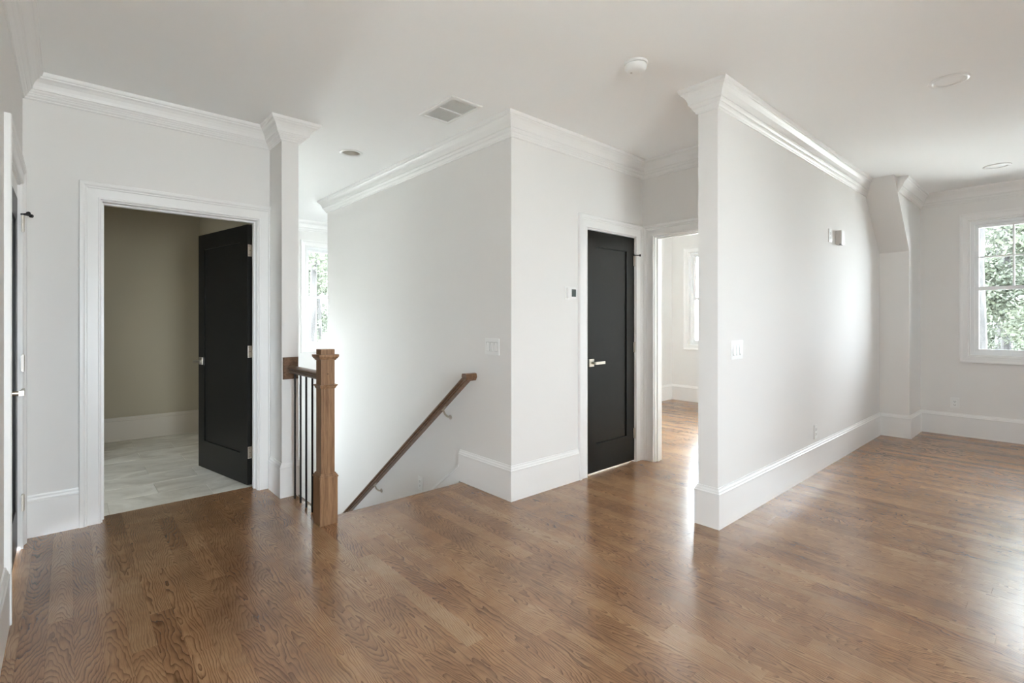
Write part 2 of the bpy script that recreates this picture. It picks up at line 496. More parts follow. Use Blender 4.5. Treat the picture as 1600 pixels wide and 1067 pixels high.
# stairs going down (below the floor edge)
bm = NB()
for k in range(10):
    z = -0.19*(k+1); y0 = YH+0.005+0.254*k
    box(bm, XC1+0.022, XS-0.022, y0-0.02, y0+0.254, z-0.03, z)
    box(bm, XC1+0.022, XS-0.022, y0, y0+0.02, z, z+0.158)
box(bm, XC1, XS, YH+2.54, YF, -2.15, -2.09)
box(bm, XS, 5.1, YSE, YF, -2.15, -2.09)
obj('stairs', bm, 'oak_rail', None, 'structure')

# ------------------------------------------------------------------ ceiling with round holes for the downlights
CANS = [(4.00, 0.50), (6.54, 0.475), (1.842, 4.175)]
RH = 0.074
def ceiling():
    bm = NB()
    X0, X1, Y0, Y1 = -1.6, XW+0.2, YR-0.2, YF+0.2
    hs = 0.12
    xs = sorted({X0, X1} | {c[0]-hs for c in CANS} | {c[0]+hs for c in CANS})
    ys = sorted({Y0, Y1} | {c[1]-hs for c in CANS} | {c[1]+hs for c in CANS})
    for xa, xb in zip(xs, xs[1:]):
        for ya, yb in zip(ys, ys[1:]):
            hit = [c for c in CANS if xa-1e-6 <= c[0]-hs+1e-5 and xb+1e-6 >= c[0]+hs-1e-5 and ya <= c[1] <= yb and abs(xb-xa-2*hs) < 1e-4 and abs(yb-ya-2*hs) < 1e-3]
            if hit:
                c = hit[0]; N = 32; inn, out = [], []
                for i in range(N):
                    t = 2*math.pi*i/N; cx, sy = math.cos(t), math.sin(t)
                    inn.append(bm.verts.new((c[0]+RH*cx, c[1]+RH*sy, H)))
                    m = hs/max(abs(cx), abs(sy)); out.append(bm.verts.new((c[0]+m*cx, c[1]+m*sy, H)))
                for i in range(N):
                    bm.faces.new((inn[i], inn[(i+1) % N], out[(i+1) % N], out[i]))
            else:
                bm.faces.new([bm.verts.new(p) for p in ((xa, ya, H), (xb, ya, H), (xb, yb, H), (xa, yb, H))])
    box(bm, X0, X1, Y0, Y1, H+0.16, H+0.2)
    return obj('ceiling', bm, 'ceiling_paint', None, 'structure')
ceiling()

# ------------------------------------------------------------------ walls
DZ = 2.045
D3 = (3.085, 3.92)       # left door
D1 = (0.163, 1.073)      # doorway to the tiled room
D2 = (3.192, 3.868)      # closet door in the hall
D4 = (1.72, 2.53)        # doorway at the end of the hall
W1 = (-0.20, 0.768); WZ = (0.898, 2.392)
ADDED_WIN_B = [(-1.80, -1.15, 0.50, 2.05)]  # added window behind the camera, out of view, lighting the faces opposite
wall('wall_left', 'x', XL-0.12, XL, YR, YB2, 0, H, [(D3[0], D3[1], 0, DZ)] + ADDED_WIN_B)
wall('wall_back', 'y', YB, YB2, XL, XC0, 0, H, [(D1[0], D1[1], 0, DZ)])
wall('wall_stairs_left', 'x', XC0, XC1, YC, YF, -2.2, H)
wall('wall_stairs_right', 'x', XS, XS+0.12, YS, YSE, -2.2, H)
wall('wall_hall', 'y', YS, YS+0.12, XS+0.12, XD, 0, H, [(D2[0], D2[1], 0, DZ)])
wall('wall_hall_end', 'x', XD, XD2, YP1, YE+0.12, 0, H, [(D4[0], D4[1], 0, DZ)])
wall('wall_partition', 'y', YP0, YP1, XP, XW+0.1, 0, H)
WIN_X = [(W1[0], W1[1], *WZ), (3.14, 4.109, *WZ), (1.86, 2.83, *WZ)]
wall('wall_window', 'x', XW, XW+0.15, YR, YE+0.12, -3.3, H, WIN_X)
ADDED_WIN_R = [(0.0, 1.15, 0.12, 2.15), (6.85, 7.2, 0.80, 1.75)]  # both openings are added out of view to brighten the main room
wall('wall_right', 'y', YR-0.15, YR, XL-0.12, XW+0.15, -3.3, H, ADDED_WIN_R)
ADDED_WIN_E = [(4.7, 6.5, 0.6, 2.39)]  # unseen opening, added to brighten the bedroom
wall('wall_bedroom', 'y', YE, YE+0.12, XD2, XW, -3.3, H, ADDED_WIN_E)
WIN_F = [(2.60, 3.57, *WZ), (1.40, 2.10, -0.6, 1.5)]  # second opening is an unseen addition that lights the stair wall
wall('wall_far', 'y', YF, YF+0.15, XC0, 5.2, -3.3, H, WIN_F)
wall('wall_landing', 'y', YSE-0.12, YSE, XS+0.12, 5.2, -3.3, H)
wall('wall_landing_end', 'x', 5.1, 5.25, YSE, YF, -3.3, H)
wall('wall_bath_back', 'y', 6.785, 6.9, -1.5, XC0, 0, H, mat='bath_paint')
ADDED_WIN_T = [(4.55, 5.15, 0.55, 1.65)]  # added outside the view to light the tiles
wall('wall_bath_left', 'x', -1.65, -1.5, YB2, 6.9, 0, H, ADDED_WIN_T, mat='bath_paint')
wall('wall_bath_right', 'x', XC0-0.012, XC0, YB2, 6.785, 0, H, mat='bath_paint')
wall('wall_bath_front', 'y', YB2, YB2+0.012, -1.5, XC0-0.012, 0, H, [(D1[0], D1[1], 0, DZ)], mat='bath_paint')
# the blind end left of the tiled room
wall('wall_bath_outer', 'y', YB, YB2, -1.6, XL-0.12, 0, H)
# wall below the floor edge
wall('wall_under_floor', 'y', YH-0.13, YH-0.012, XH0-0.2, XS, -2.2, -0.19)
wall('wall_under_side', 'x', XH0-0.12, XH0-0.012, YH-0.13, YC, -2.2, -0.19)
# boxed knee wall with the slope of the roof
bm = NB()
prism(bm, [(XK, 0), (XK, 2.046), (XK-0.705, H), (XW+0.01, H), (XW+0.01, 0)], lambda a, b, t: (a, YK if t == 0 else YP0+0.01, b))
obj('wall_knee', bm, 'wall_paint', None, 'structure')

# ------------------------------------------------------------------ mouldings
CROWN = [(0, -.150), (.008, -.150), (.012, -.145), (.012, -.139), (.020, -.131), (.024, -.122), (.028, -.120), (.028, -.114), (.036, -.106), (.040, -.098), (.045, -.096), (.045, -.089),
         (.048, -.076), (.056, -.056), (.068, -.040), (.078, -.032), (.080, -.025), (.086, -.022), (.090, -.014), (.092, -.006), (.092, 0), (0, 0)]
BASE = [(0, 0), (.017, 0), (.017, .208), (.019, .211), (.019, .218), (.015, .222), (.013, .232), (.008, .240), (.006, .250), (0, .250)]
XY = lambda u, v, h: (u, v, h)
def crown(name, path, scales=None, mat='trim_paint'):
    bm = NB(); sweep(bm, path, CROWN, lambda u, v, h: (u, v, H+h), scales=scales)
    return obj(name, bm, mat, None, 'structure')
def base(name, path, mat='trim_paint', parent=None):
    bm = NB(); sweep(bm, path, BASE, XY)
    return obj(name, bm, mat, parent, 'structure')
# paths keep the room on the left hand
crown('trim_1', [(XC1, YF-.05), (XC1, YC), (XC0, YC), (XC0, YB), (XL, YB), (XL, YR)], scales=[1.5, 1, 1, 1, 1])
crown('trim_2', [(XD, YP1), (XD, YS), (XS, YS), (XS, YSE), (5.0, YSE)])
crown('trim_3', [(6.31, YP0), (XP, YP0), (XP, YP1), (XD, YP1)][::1])
crown('trim_4', [(XW, YR), (XW, YK), (6.30, YK)])
crown('trim_5', [(5.0, YF), (XC1, YF)])
base('baseboard_left', [(XL, D3[0]-0.118), (XL, YR)])
base('baseboard_back', [(D1[0]-0.112, YB), (XL, YB), (XL, D3[1]+0.112)])
base('baseboard_column', [(XC1, YC+0.10), (XC1, YC), (XC0, YC), (XC0, YB-0.028)])
base('baseboard_stairs', [(D2[0]-0.112, YS), (XS, YS), (XS, 3.279)])
base('baseboard_partition', [(XW, YK), (XK, YK), (XK, YP0), (XP, YP0), (XP, YP1), (XD, YP1)])
base('baseboard_window', [(XW, YR), (XW, YK)])
base('baseboard_bedroom', [(XW, YP1), (XW, YE), (XD2, YE)])
base('baseboard_bath', [(XC0-.012, YB2+0.1), (XC0-.012, 6.785), (-1.5, 6.785)], 'bath_trim')
# sloping skirt board beside the stairs
bm = NB()
sl = -0.19/0.254
def skirt(o0, o1, t0, t1):
    z0 = 0.115
    prism(bm, [(3.279, z0+t1), (3.279, z0+t0), (3.279+2.55, z0+t0+sl*2.55), (3.279+2.55, z0+t1+sl*2.55)], lambda a, b, t: (XS-(o0 if t == 0 else o1), a, b))
skirt(0, 0.014, -0.30, 0.0); skirt(0, 0.020, 0.0, 0.014); skirt(0, 0.010, 0.014, 0.026)
obj('baseboard_stair_skirt', bm, 'trim_paint', None, 'structure')

CASE = [(0, 0), (0, .010), (.004, .015), (.010, .015), (.014, .011), (.066, .014), (.070, .019), (.078, .019), (.082, .024), (.088, .027), (.102, .027), (.106, .023), (.106, 0)]
def casing(name, a0, a1, z1, mapf, wide=1.0):
    """door casing: mapf(a, z, out)"""
    rv = 0.006
    prof = [(o*wide, h) for o, h in CASE]
    bm = NB(); sweep(bm, [(a0-rv, 0), (a0-rv, z1+rv), (a1+rv, z1+rv), (a1+rv, 0)], prof, mapf)
    return obj(name, bm, 'trim_paint', None, 'structure')
def jamb(name, axis, a0, a1, z1, c0, c1, parent, t=0.018, stop=None):
    bm = NB()
    def bx(p0, p1, q0, q1, k0=c0, k1=c1):
        if axis == 'x': box(bm, k0, k1, p0, p1, q0, q1)
        else: box(bm, p0, p1, k0, k1, q0, q1)
    bx(a0-0.001, a0+t, 0, z1); bx(a1-t, a1+0.001, 0, z1); bx(a0+t, a1-t, z1-t, z1+0.001)
    if stop:
        k0, k1 = stop; s = 0.010
        bx(a0+t, a0+t+s, 0, z1-t, k0, k1); bx(a1-t-s, a1-t, 0, z1-t, k0, k1); bx(a0+t+s, a1-t-s, z1-t-s, z1-t, k0, k1)
    return obj(name, bm, 'trim_paint', parent)

t = casing('trim_6', D1[0], D1[1], DZ, lambda a, z, o: (a, YB-o, z))
jamb('jamb', 'y', D1[0]-.017, D1[1]+.017, DZ+.017, YB-.001, YB2+.013, t, stop=(YB2-0.07, YB2-0.032))
t = casing('trim_7', D2[0], D2[1], DZ, lambda a, z, o: (a, YS-o, z))
jamb('jamb', 'y', D2[0]-.017, D2[1]+.017, DZ+.017, YS-.001, YS+.12, t)
t = casing('trim_8', D4[0], D4[1], DZ, lambda a, z, o: (XD-o, a, z))
tj = jamb('jamb', 'x', D4[0]-.017, D4[1]+.017, DZ+.017, XD-.001, XD2+.001, t, stop=(XD+0.035, XD+0.075))
bm = NB(); box(bm, XD+0.084, XD+0.106, D4[1]-0.0006, D4[1]+0.0002, 0.90, 0.96); obj('strike_plate', bm, 'nickel', t)
t = casing('trim_9', D3[0], D3[1], DZ, lambda a, z, o: (XL+o*0.85, a, z))
jamb('jamb', 'x', D3[0]-.017, D3[1]+.017, DZ+.017, XL-.12, XL+.001, t)
bm = NB(); box(bm, XL-0.075, XL-0.011, D3[0], D3[1], 1.968, DZ); obj('head_filler', bm, 'trim_paint', t)
# plain casing on the bedroom side is out of sight

# ------------------------------------------------------------------ doors
def door(name, w_, h_, M, hinge_side, zb=0.008, panel_in=0.115, mat='black_paint'):
    """local frame: x 0..w_ from the hinge, y 0 (front face) .. 0.035, z up. M maps to world."""
    d = empty(name, M @ Vector((0, 0, 0))); d['kind'] = 'structure'
    T = 0.035; s = panel_in; rb, rt = 0.235, 0.13
    def pt(nm, *b, bev=0.0, m=mat, parent=d):
        bm = NB(); box(bm, *b, bev=bev); bmesh.ops.transform(bm, matrix=M, verts=bm.verts)
        return obj(nm, bm, m, parent)
    pt('stile', 0.002, s, 0, T, zb, h_); pt('stile', w_-s, w_-0.002, 0, T, zb, h_)
    pt('rail', s, w_-s, 0, T, zb, zb+rb); pt('rail', s, w_-s, 0, T, h_-rt, h_)
    pt('panel', s-0.004, w_-s+0.004, 0.010, T-0.010, zb+rb-0.004, h_-rt+0.004, bev=0)
    return d
def lever(d, M, w_, z=0.935, faces=(1,), mat='nickel', back=0.062):
    """lever set near the free edge; faces: 1 = front (y<0)"""
    x = w_-back
    for f in faces:
        s = -1 if f == 1 else 1
        y0 = 0.0 if f == 1 else 0.035
        bm = NB(); box(bm, x-0.032, x+0.032, min(y0, y0+s*0.009), max(y0, y0+s*0.009), z-0.032, z+0.032, 0.002)
        bmesh.ops.transform(bm, matrix=M, verts=bm.verts); h = obj('lever_handle', bm, mat, d); h['label'] = 'satin nickel lever handle'
        bm = NB(); cyl(bm, (x, y0+s*0.008, z), (x, y0+s*0.055, z), 0.0105, 14)
        bmesh.ops.transform(bm, matrix=M, verts=bm.verts); obj('stem', bm, mat, h)
        bm = NB(); prism(bm, [(x+0.012, y0+s*0.046), (x+0.012, y0+s*0.064), (x-0.010, y0+s*0.066), (x-0.115, y0+s*0.060), (x-0.115, y0+s*0.052), (x-0.010, y0+s*0.048)], lambda a, b, t: (a, b, z+(0.011 if t else -0.011)))
        bmesh.ops.transform(bm, matrix=M, verts=bm.verts); obj('lever', bm, mat, h)
def hinge(d, M, z, mat, leaf_door=True, stop=False):
    """knuckle at local x=0, y=0; leaves either side on the face"""
    bm = NB()
    for k in range(5):
        cyl(bm, (0.0, -0.007, z-0.045+k*0.018+0.0006), (0.0, -0.007, z-0.045+(k+1)*0.018-0.0006), 0.0068, 12)
    cyl(bm, (0.0, -0.007, z-0.049), (0.0, -0.007, z+0.049), 0.0048, 10)
    bmesh.ops.transform(bm, matrix=M, verts=bm.verts)
    h = obj('hinge', bm, mat, d)
    bm = NB(); box(bm, -0.012, 0.014, -0.0035, 0.0005, z-0.045, z+0.045, 0.0008)
    bmesh.ops.transform(bm, matrix=M, verts=bm.verts); obj('hinge_leaf', bm, mat, h)
    if stop:
        bm = NB()
        cyl(bm, (0, -0.007, z+0.047), (0, -0.007, z+0.056), 0.010, 14)
        cyl(bm, (0.004, -0.009, z+0.052), (0.055, -0.030, z+0.052), 0.0042, 10)
        cyl(bm, (0.053, -0.030, z+0.052), (0.061, -0.033, z+0.052), 0.009, 12)
        cyl(bm, (-0.004, -0.009, z+0.052), (-0.030, -0.036, z+0.052), 0.0042, 10)
        cyl(bm, (-0.030, -0.036, z+0.052), (-0.037, -0.043, z+0.052), 0.010, 12)
        bmesh.ops.transform(bm, matrix=M, verts=bm.verts); s_ = obj('hinge_pin_stop', bm, 'rubber', h); s_['label'] = 'dark hinge pin door stop'

# door_1: open into the tiled room
ang = math.radians(78.4)
u = Vector((-math.cos(ang), math.sin(ang), 0)); n = Vector((-math.sin(ang), -math.cos(ang), 0))   # n: thickness direction towards the hall side
piv = Vector((1.071, YB2+0.016, 0))
# local x -> u, local y -> towards back (front face, y=0, is the one turned to the doorway)
M1 = Matrix(((u.x, -n.x, 0, piv.x+n.x*0.035), (u.y, -n.y, 0, piv.y+n.y*0.035), (0, 0, 1, 0), (0, 0, 0, 1)))
d1 = door('door_1', 0.888, 2.03, M1, 'r', zb=0.012)
lever(d1, M1, 0.888, 0.935, faces=(1,))
for z in (0.262, 1.045, 1.83):
    # leaf let into the hinge edge of the open door
    bm = NB(); box(bm, -0.0012, 0.002, 0.004, 0.0345, z-0.046, z+0.046, 0.0006)
    bmesh.ops.transform(bm, matrix=M1, verts=bm.verts); h = obj('hinge', bm, 'nickel', d1)
    bm = NB(); cyl(bm, (-0.004, 0.040, z-0.046), (-0.004, 0.040, z+0.046), 0.0065, 12)
    bmesh.ops.transform(bm, matrix=M1, verts=bm.verts); obj('hinge_knuckle', bm, 'nickel', h)
    bm = NB()
    for dy, dz in ((0.012, 0.034), (0.020, 0.0), (0.012, -0.034)):
        cyl(bm, (-0.0022, dy, z+dz), (-0.001, dy, z+dz), 0.0032, 10)
    bmesh.ops.transform(bm, matrix=M1, verts=bm.verts); obj('screw', bm, 'dark_bronze', h)
    bm = NB(); box(bm, 1.0715, 1.0735, YB2-0.028, YB2+0.012, z-0.046, z+0.046, 0.0006); obj('jamb_leaf', bm, 'nickel', h)

# door_2: closed, hinged at the right, face flush with the casing
M2 = Matrix(((-1, 0, 0, D2[1]-0.002), (0, 1, 0, YS+0.004), (0, 0, 1, 0), (0, 0, 0, 1)))
wd2 = D2[1]-D2[0]-0.004
d2 = door('door_2', wd2, 2.037, M2, 'r', zb=0.016, panel_in=0.118)
lever(d2, M2, wd2, 0.935, faces=(1,), back=0.056)
for z, s in ((0.262, False), (1.045, False), (1.83, True)): hinge(d2, M2, z, 'nickel', stop=s)

# door_3: closed door in the left wall, hinged on the far side, set a little back
M3 = Matrix(((0, -1, 0, XL-0.011), (-1, 0, 0, D3[1]-0.002), (0, 0, 1, 0), (0, 0, 0, 1)))
wd3 = D3[1]-D3[0]-0.004
d3 = door('door_3', wd3, 1.965, M3, 'r', zb=0.016)
lever(d3, M3, wd3, 0.957, faces=(1,), back=0.06)
M3h = Matrix(((0, -1, 0, XL+0.004), (-1, 0, 0, D3[1]+0.003), (0, 0, 1, 0), (0, 0, 0, 1)))
for z, s in ((0.262, False), (1.045, False), (1.83, True)): hinge(d3, M3h, z, 'nickel', stop=s)

# ------------------------------------------------------------------ windows
def window(name, a0, a1, z0, z1, mapf, grid=(3, 2), detail=True, casing_w=0.075):
    """double-hung window; mapf(a, depth, z): depth grows outwards from the wall face"""
    wo = empty(name, mapf((a0+a1)/2, 0, z0)); wo['kind'] = 'structure'
    def pt(nm, a, b, d0, d1, q0, q1, m='vinyl', parent=wo, bev=0.0):
        bm = NB(); vs_ = box(bm, a, b, d0, d1, q0, q1, bev)
        for v in bm.verts: v.co = Vector(mapf(v.co.x, v.co.y, v.co.z))
        return obj(nm, bm, m, parent)
    def frame(nm, a, b, q0, q1, wdt, d0, d1, m='vinyl', parent=wo):
        bm = NB()
        prof = [(0, d0), (0, d1), (wdt, d1), (wdt, d0)]
        sweep(bm, [(a, q0), (b, q0), (b, q1), (a, q1)], prof, lambda u_, v_, h_: mapf(u_, h_, v_), closed=True)
        return obj(nm, bm, m, parent)
    # casing: picture frame of moulding around the opening
    bm = NB()
    prof = [(-o*casing_w/0.106+0.0, -h) for o, h in CASE]
    sweep(bm, [(a0, z0), (a1, z0), (a1, z1), (a0, z1)], prof, lambda u_, v_, h_: mapf(u_, h_, v_), closed=True)
    obj('casing', bm, 'trim_paint', wo)
    frame('liner', a0, a1, z0, z1, 0.012, -0.002, 0.075, 'trim_paint')
    frame('frame', a0+0.012, a1-0.012, z0+0.012, z1-0.012, 0.030, 0.055, 0.14)
    A0, A1, Z0, Z1 = a0+0.040, a1-0.040, z0+0.036, z1-0.040
    zm = (Z0+Z1)/2
    lo = frame('lower_sash', A0, A1, Z0, zm+0.018, 0.040, 0.072, 0.098)
    pt('pane', A0+.038, A1-.038, 0.083, 0.087, Z0+.038, zm-.020, 'window_glass', lo)
    up = frame('upper_sash', A0, A1, zm-0.018, Z1, 0.038, 0.101, 0.127)
    pt('pane', A0+.036, A1-.036, 0.112, 0.116, zm+.018, Z1-.036, 'window_glass', up)
    if detail:
        g0, g1, h0, h1 = A0+.038, A1-.038, zm+.020, Z1-.038
        for k in range(1, grid[0]):
            a = g0+(g1-g0)*k/grid[0]; pt('muntin', a-.008, a+.008, 0.105, 0.122, h0, h1, parent=up)
        for k in range(1, grid[1]):
            z = h0+(h1-h0)*k/grid[1]; pt('muntin', g0, g1, 0.104, 0.123, z-.008, z+.008, parent=up)
        pt('sash_lock', (A0+A1)/2-.025, (A0+A1)/2+.025, 0.078, 0.096, zm+.018, zm+.034, parent=lo, bev=0.003)
    return wo
fx_ = lambda a, d, z: (XW+d, a, z)
ff_ = lambda a, d, z: (a, YF+d, z)
fr_ = lambda a, d, z: (a, YR-d, z)
window('window_1', *WIN_X[0], fx_)
window('window_2', *WIN_X[1], fx_); window('window_3', *WIN_X[2], fx_, detail=False)
window('window_4', *WIN_F[0], ff_, grid=(1, 1)); window('window_5', *WIN_F[1], ff_, detail=False)  # the low hidden one is added for daylight in the stairwell
window('window_6', *ADDED_WIN_B[0], lambda a, d, z: (XL-d, a, z), detail=False)
window('window_7', *ADDED_WIN_E[0], lambda a, d, z: (a, YE+d, z), detail=False)
window('window_9', *ADDED_WIN_T[0], lambda a, d, z: (-1.5-d, a, z), detail=False)
for i, q in enumerate(ADDED_WIN_R): window('window_%d' % (8+i), *q, fr_, detail=False)  # added out of sight for daylight from the right

# light portals only steer the sampling of the sky through the openings
def portal(cx, cy_, cz, sx, sy, rot):
    l = bpy.data.lights.new('window_portal', 'AREA'); l.shape = 'RECTANGLE'; l.size = sx; l.size_y = sy
    l.cycles.is_portal = True
    o = bpy.data.objects.new('window_portal', l); C.objects.link(o); o.location = (cx, cy_, cz); o.rotation_euler = rot
R90 = math.radians(90)
for a0, a1, z0, z1 in WIN_X: portal(XW+0.16, (a0+a1)/2, (z0+z1)/2, z1-z0, a1-a0, (0, R90, 0))
for a0, a1, z0, z1 in WIN_F: portal((a0+a1)/2, YF+0.16, (z0+z1)/2, a1-a0, z1-z0, (-R90, 0, 0))
for a0, a1, z0, z1 in ADDED_WIN_E: portal((a0+a1)/2, YE+0.16, (z0+z1)/2, a1-a0, z1-z0, (-R90, 0, 0))
for a0, a1, z0, z1 in ADDED_WIN_T: portal(-1.68, (a0+a1)/2, (z0+z1)/2, z1-z0, a1-a0, (0, -R90, 0))
for a0, a1, z0, z1 in ADDED_WIN_B: portal(XL-0.16, (a0+a1)/2, (z0+z1)/2, z1-z0, a1-a0, (0, -R90, 0))
for a0, a1, z0, z1 in ADDED_WIN_R: portal((a0+a1)/2, YR-0.16, (z0+z1)/2, a1-a0, z1-z0, (R90, 0, 0))

# ------------------------------------------------------------------ balustrade
NX0, NX1, NY0, NY1 = 1.170, 1.283, 3.110, 3.226
ncx, ncy = (NX0+NX1)/2, (NY0+NY1)/2
bal = empty('stair_balustrade', (ncx, ncy, 0))
tag(bal, 'brown oak newel post with short rail and black metal balusters beside the stairs', 'railing')
def sq(bm, h, z0, z1, bev=0.0): box(bm, ncx-h, ncx+h, ncy-h, ncy+h, z0, z1, bev)
def sqtaper(bm, prof):
    rings = [[bm.verts.new((ncx+sx*h, ncy+sy*h, z)) for sx, sy in ((-1, -1), (1, -1), (1, 1), (-1, 1))] for h, z in prof]
    bm.faces.new(rings[0]); bm.faces.new(rings[-1])
    for a, b in zip(rings, rings[1:]):
        for i in range(4): bm.faces.new((a[i], a[(i+1) % 4], b[(i+1) % 4], b[i]))
bm = NB(); sq(bm, 0.0435, 0.28, 1.104, 0.004); newel = obj('newel_post', bm, 'oak_post', bal); newel['label'] = 'square oak newel post'
bm = NB(); sq(bm, 0.0570, 0.0, 0.300, 0.0015); obj('base_box', bm, 'oak_post', newel)
bm = NB(); sqtaper(bm, [(.0600, .294), (.0600, .303), (.0560, .3035), (.0560, .311), (.0515, .3115), (.0500, .319), (.0445, .324)]); obj('base_moulding', bm, 'oak_post', newel)
bm = NB(); sqtaper(bm, [(.0440, .855), (.047, .857), (.050, .864), (.050, .867), (.057, .873), (.058, .880), (.0440, .881)]); obj('collar', bm, 'oak_post', newel)
bm = NB(); sqtaper(bm, [(.0440, 1.034), (.050, 1.036), (.050, 1.041), (.056, 1.046), (.063, 1.057), (.063, 1.070), (.0440, 1.071)]); obj('cap_moulding', bm, 'oak_post', newel)
bm = NB(); cyl(bm, (ncx-0.002, ncy-0.0438, 0.948), (ncx-0.002, ncy-0.0434, 0.948), 0.005, 14); obj('plug_hole', bm, 'subfloor', newel)
RX = 1.226
def railprof(s=1.0):
    return [(-.022*s, -.026*s), (.022*s, -.026*s), (.026*s, -.016*s), (.020*s, -.006*s), (.030*s, .004*s), (.030*s, .014*s), (.022*s, .022*s), (.008*s, .027*s), (-.008*s, .027*s), (-.022*s, .022*s), (-.030*s, .014*s), (-.030*s, .004*s), (-.020*s, -.006*s), (-.026*s, -.016*s)]
bm = NB(); prism(bm, railprof(), lambda a, b, t: (RX+a, ncy+0.0425 if t == 0 else YC-0.018, 0.930+b)); obj('top_rail', bm, 'oak_rail', bal)
bm = NB(); sweep(bm, [(XC0+0.006, 0.858), (XC1-0.004, 0.858), (XC1-0.004, 1.018), (XC0+0.006, 1.018)], [(0, 0), (0, .012), (.006, .020), (.030, .020), (.030, 0)], lambda u_, v_, h_: (u_, YC-h_, v_), closed=True)
box(bm, XC0+0.03, XC1-0.03, YC-0.0195, YC, 0.885, 0.99)
obj('wall_rosette', bm, 'oak_rail', bal)
for y in (3.395, 3.510, 3.622, 3.738):
    bm = NB(); box(bm, RX-.0056, RX+.0056, y-.0056, y+.0056, 0.0, 0.906, 0.001); obj('baluster', bm, 'black_metal', bal)

# ------------------------------------------------------------------ wall handrail
hr = empty('wall_handrail', (2.29, 3.05, 0.86))
tag(hr, 'dark stained wooden handrail sloping down the white stair wall', 'handrail')
RXW, Y0R, Z0R, SL = 2.288, 3.075, 0.858, -0.752
ux = Vector((0, 1, SL)).normalized(); uz = Vector((0, -SL, 1)).normalized()
def railpt(a, b, s):
    p = Vector((RXW, Y0R, Z0R))+ux*s+uz*b
    return (p.x+a, p.y, p.z)
bm = NB(); prism(bm, railprof(1.05), lambda a, b, t: railpt(a, b, 0.0 if t == 0 else 3.5)); obj('rail', bm, 'oak_rail', hr)
bm = NB()
prism(bm, [(-.018, -.036), (.020, -.036), (.038, -.004), (.030, .028), (.010, .034), (-.030, .030), (-.036, .006)], lambda a, b, t: (RXW-0.030 if t == 0 else XS, 3.090-a*0.85, Z0R-0.004+b*0.85)); e_ = obj('end_return', bm, 'oak_rail', hr)
for yb in (3.425, 4.64):
    zc = Z0R+SL*(yb-Y0R)
    bm = NB(); cyl(bm, (XS, yb-0.01, zc-0.105), (XS-0.006, yb-0.01, zc-0.105), 0.020, 20); br = obj('bracket', bm, 'nickel', hr)
    bm = NB()
    pts = [(XS-0.004, zc-0.105), (XS-0.030, zc-0.098), (XS-0.056, zc-0.075), (RXW, zc-0.040)]
    for (xa, za), (xb, zb) in zip(pts, pts[1:]): cyl(bm, (xa, yb-0.01, za), (xb, yb-0.01, zb), 0.008, 12, 0.007)
    obj('arm', bm, 'nickel', br)
    bm = NB()
    prism(bm, [(-.030, -.032), (.030, -.032), (.030, -.026), (-.030, -.026)], lambda a, b, t: tuple(Vector((RXW+(-0.010 if t == 0 else 0.010), yb, zc))+ux*a+uz*b)); obj('saddle', bm, 'nickel', br)

# ------------------------------------------------------------------ small fittings on the walls
def plate3(name, label, mapf, wdt=0.165, hgt=0.122, gangs=3):
    """rocker switch plate; mapf(a, out, z) with a, z measured from its centre"""
    o = empty(name, mapf(0, 0, 0)); tag(o, label, 'light switch')
    def pt(nm, a0, a1, d0, d1, z0, z1, m, par, bev=0.0):
        bm = NB(); box(bm, a0, a1, d0, d1, z0, z1, bev)
        for v in bm.verts: v.co = Vector(mapf(*v.co))
        return obj(nm, bm, m, par)
    pl = pt('cover_plate', -wdt/2, wdt/2, 0, 0.006, -hgt/2, hgt/2, 'white_plastic', o, 0.002)
    for k in range(gangs):
        a = (k-(gangs-1)/2)*0.046
        fr = pt('frame', a-.0175, a+.0175, 0.0055, 0.0064, -.0345, .0345, 'grey_slot', o)
        bm = NB()
        prism(bm, [(-.033, .004), (-.033, .0115), (.033, .0066), (.033, .004)], lambda z, d, t: mapf(a+(-.0160 if t == 0 else .0145), d, z))
        obj('rocker', bm, 'white_plastic', o)
    return o
plate3('light_switch', 'white triple rocker switch plate on the stair wall above the handrail', lambda a, d, z: (XS-d, 2.870+a, 1.092+z))
plate3('light_switch', 'white triple rocker switch plate on the partition wall near its free end', lambda a, d, z: (3.255+a, YP0-d, 1.094+z))

def outlet(label, mapf, cat='outlet'):
    o = empty('wall_outlet', mapf(0, 0, 0)); tag(o, label, cat)
    def pt(nm, a0, a1, d0, d1, z0, z1, m, par, bev=0.0):
        bm = NB(); box(bm, a0, a1, d0, d1, z0, z1, bev)
        for v in bm.verts: v.co = Vector(mapf(*v.co))
        return obj(nm, bm, m, par)
    pt('cover_plate', -.037, .037, 0, .006, -.060, .060, 'white_plastic', o, 0.002)
    for s in (-1, 1):
        f = pt('receptacle', -.017, .017, .0055, .0085, s*.0195-.014, s*.0195+.014, 'white_plastic', o, 0.003)
        for a in (-.0065, .0065): pt('slot', a-.0013, a+.0013, .0084, .0088, s*.0195-.002, s*.0195+.007, 'grey_slot', f)
        pt('slot', -.0025, .0025, .0084, .0088, s*.0195-.010, s*.0195-.005, 'grey_slot', f)
    return o
outlet('white outlet low on the partition wall just above the baseboard', lambda a, d, z: (4.748+a, YP0-d, 0.343+z))
outlet('white outlet low on the stair wall under the handrail', lambda a, d, z: (XS-d, 3.885+a, -0.170+z))
outlet('white outlet on the wall below the right window', lambda a, d, z: (XW-d, 0.880+a, 0.362+z))
outlet('slim white outlet plate high on the partition wall beside the small box', lambda a, d, z: (5.130+a, YP0-d, 2.052+z))

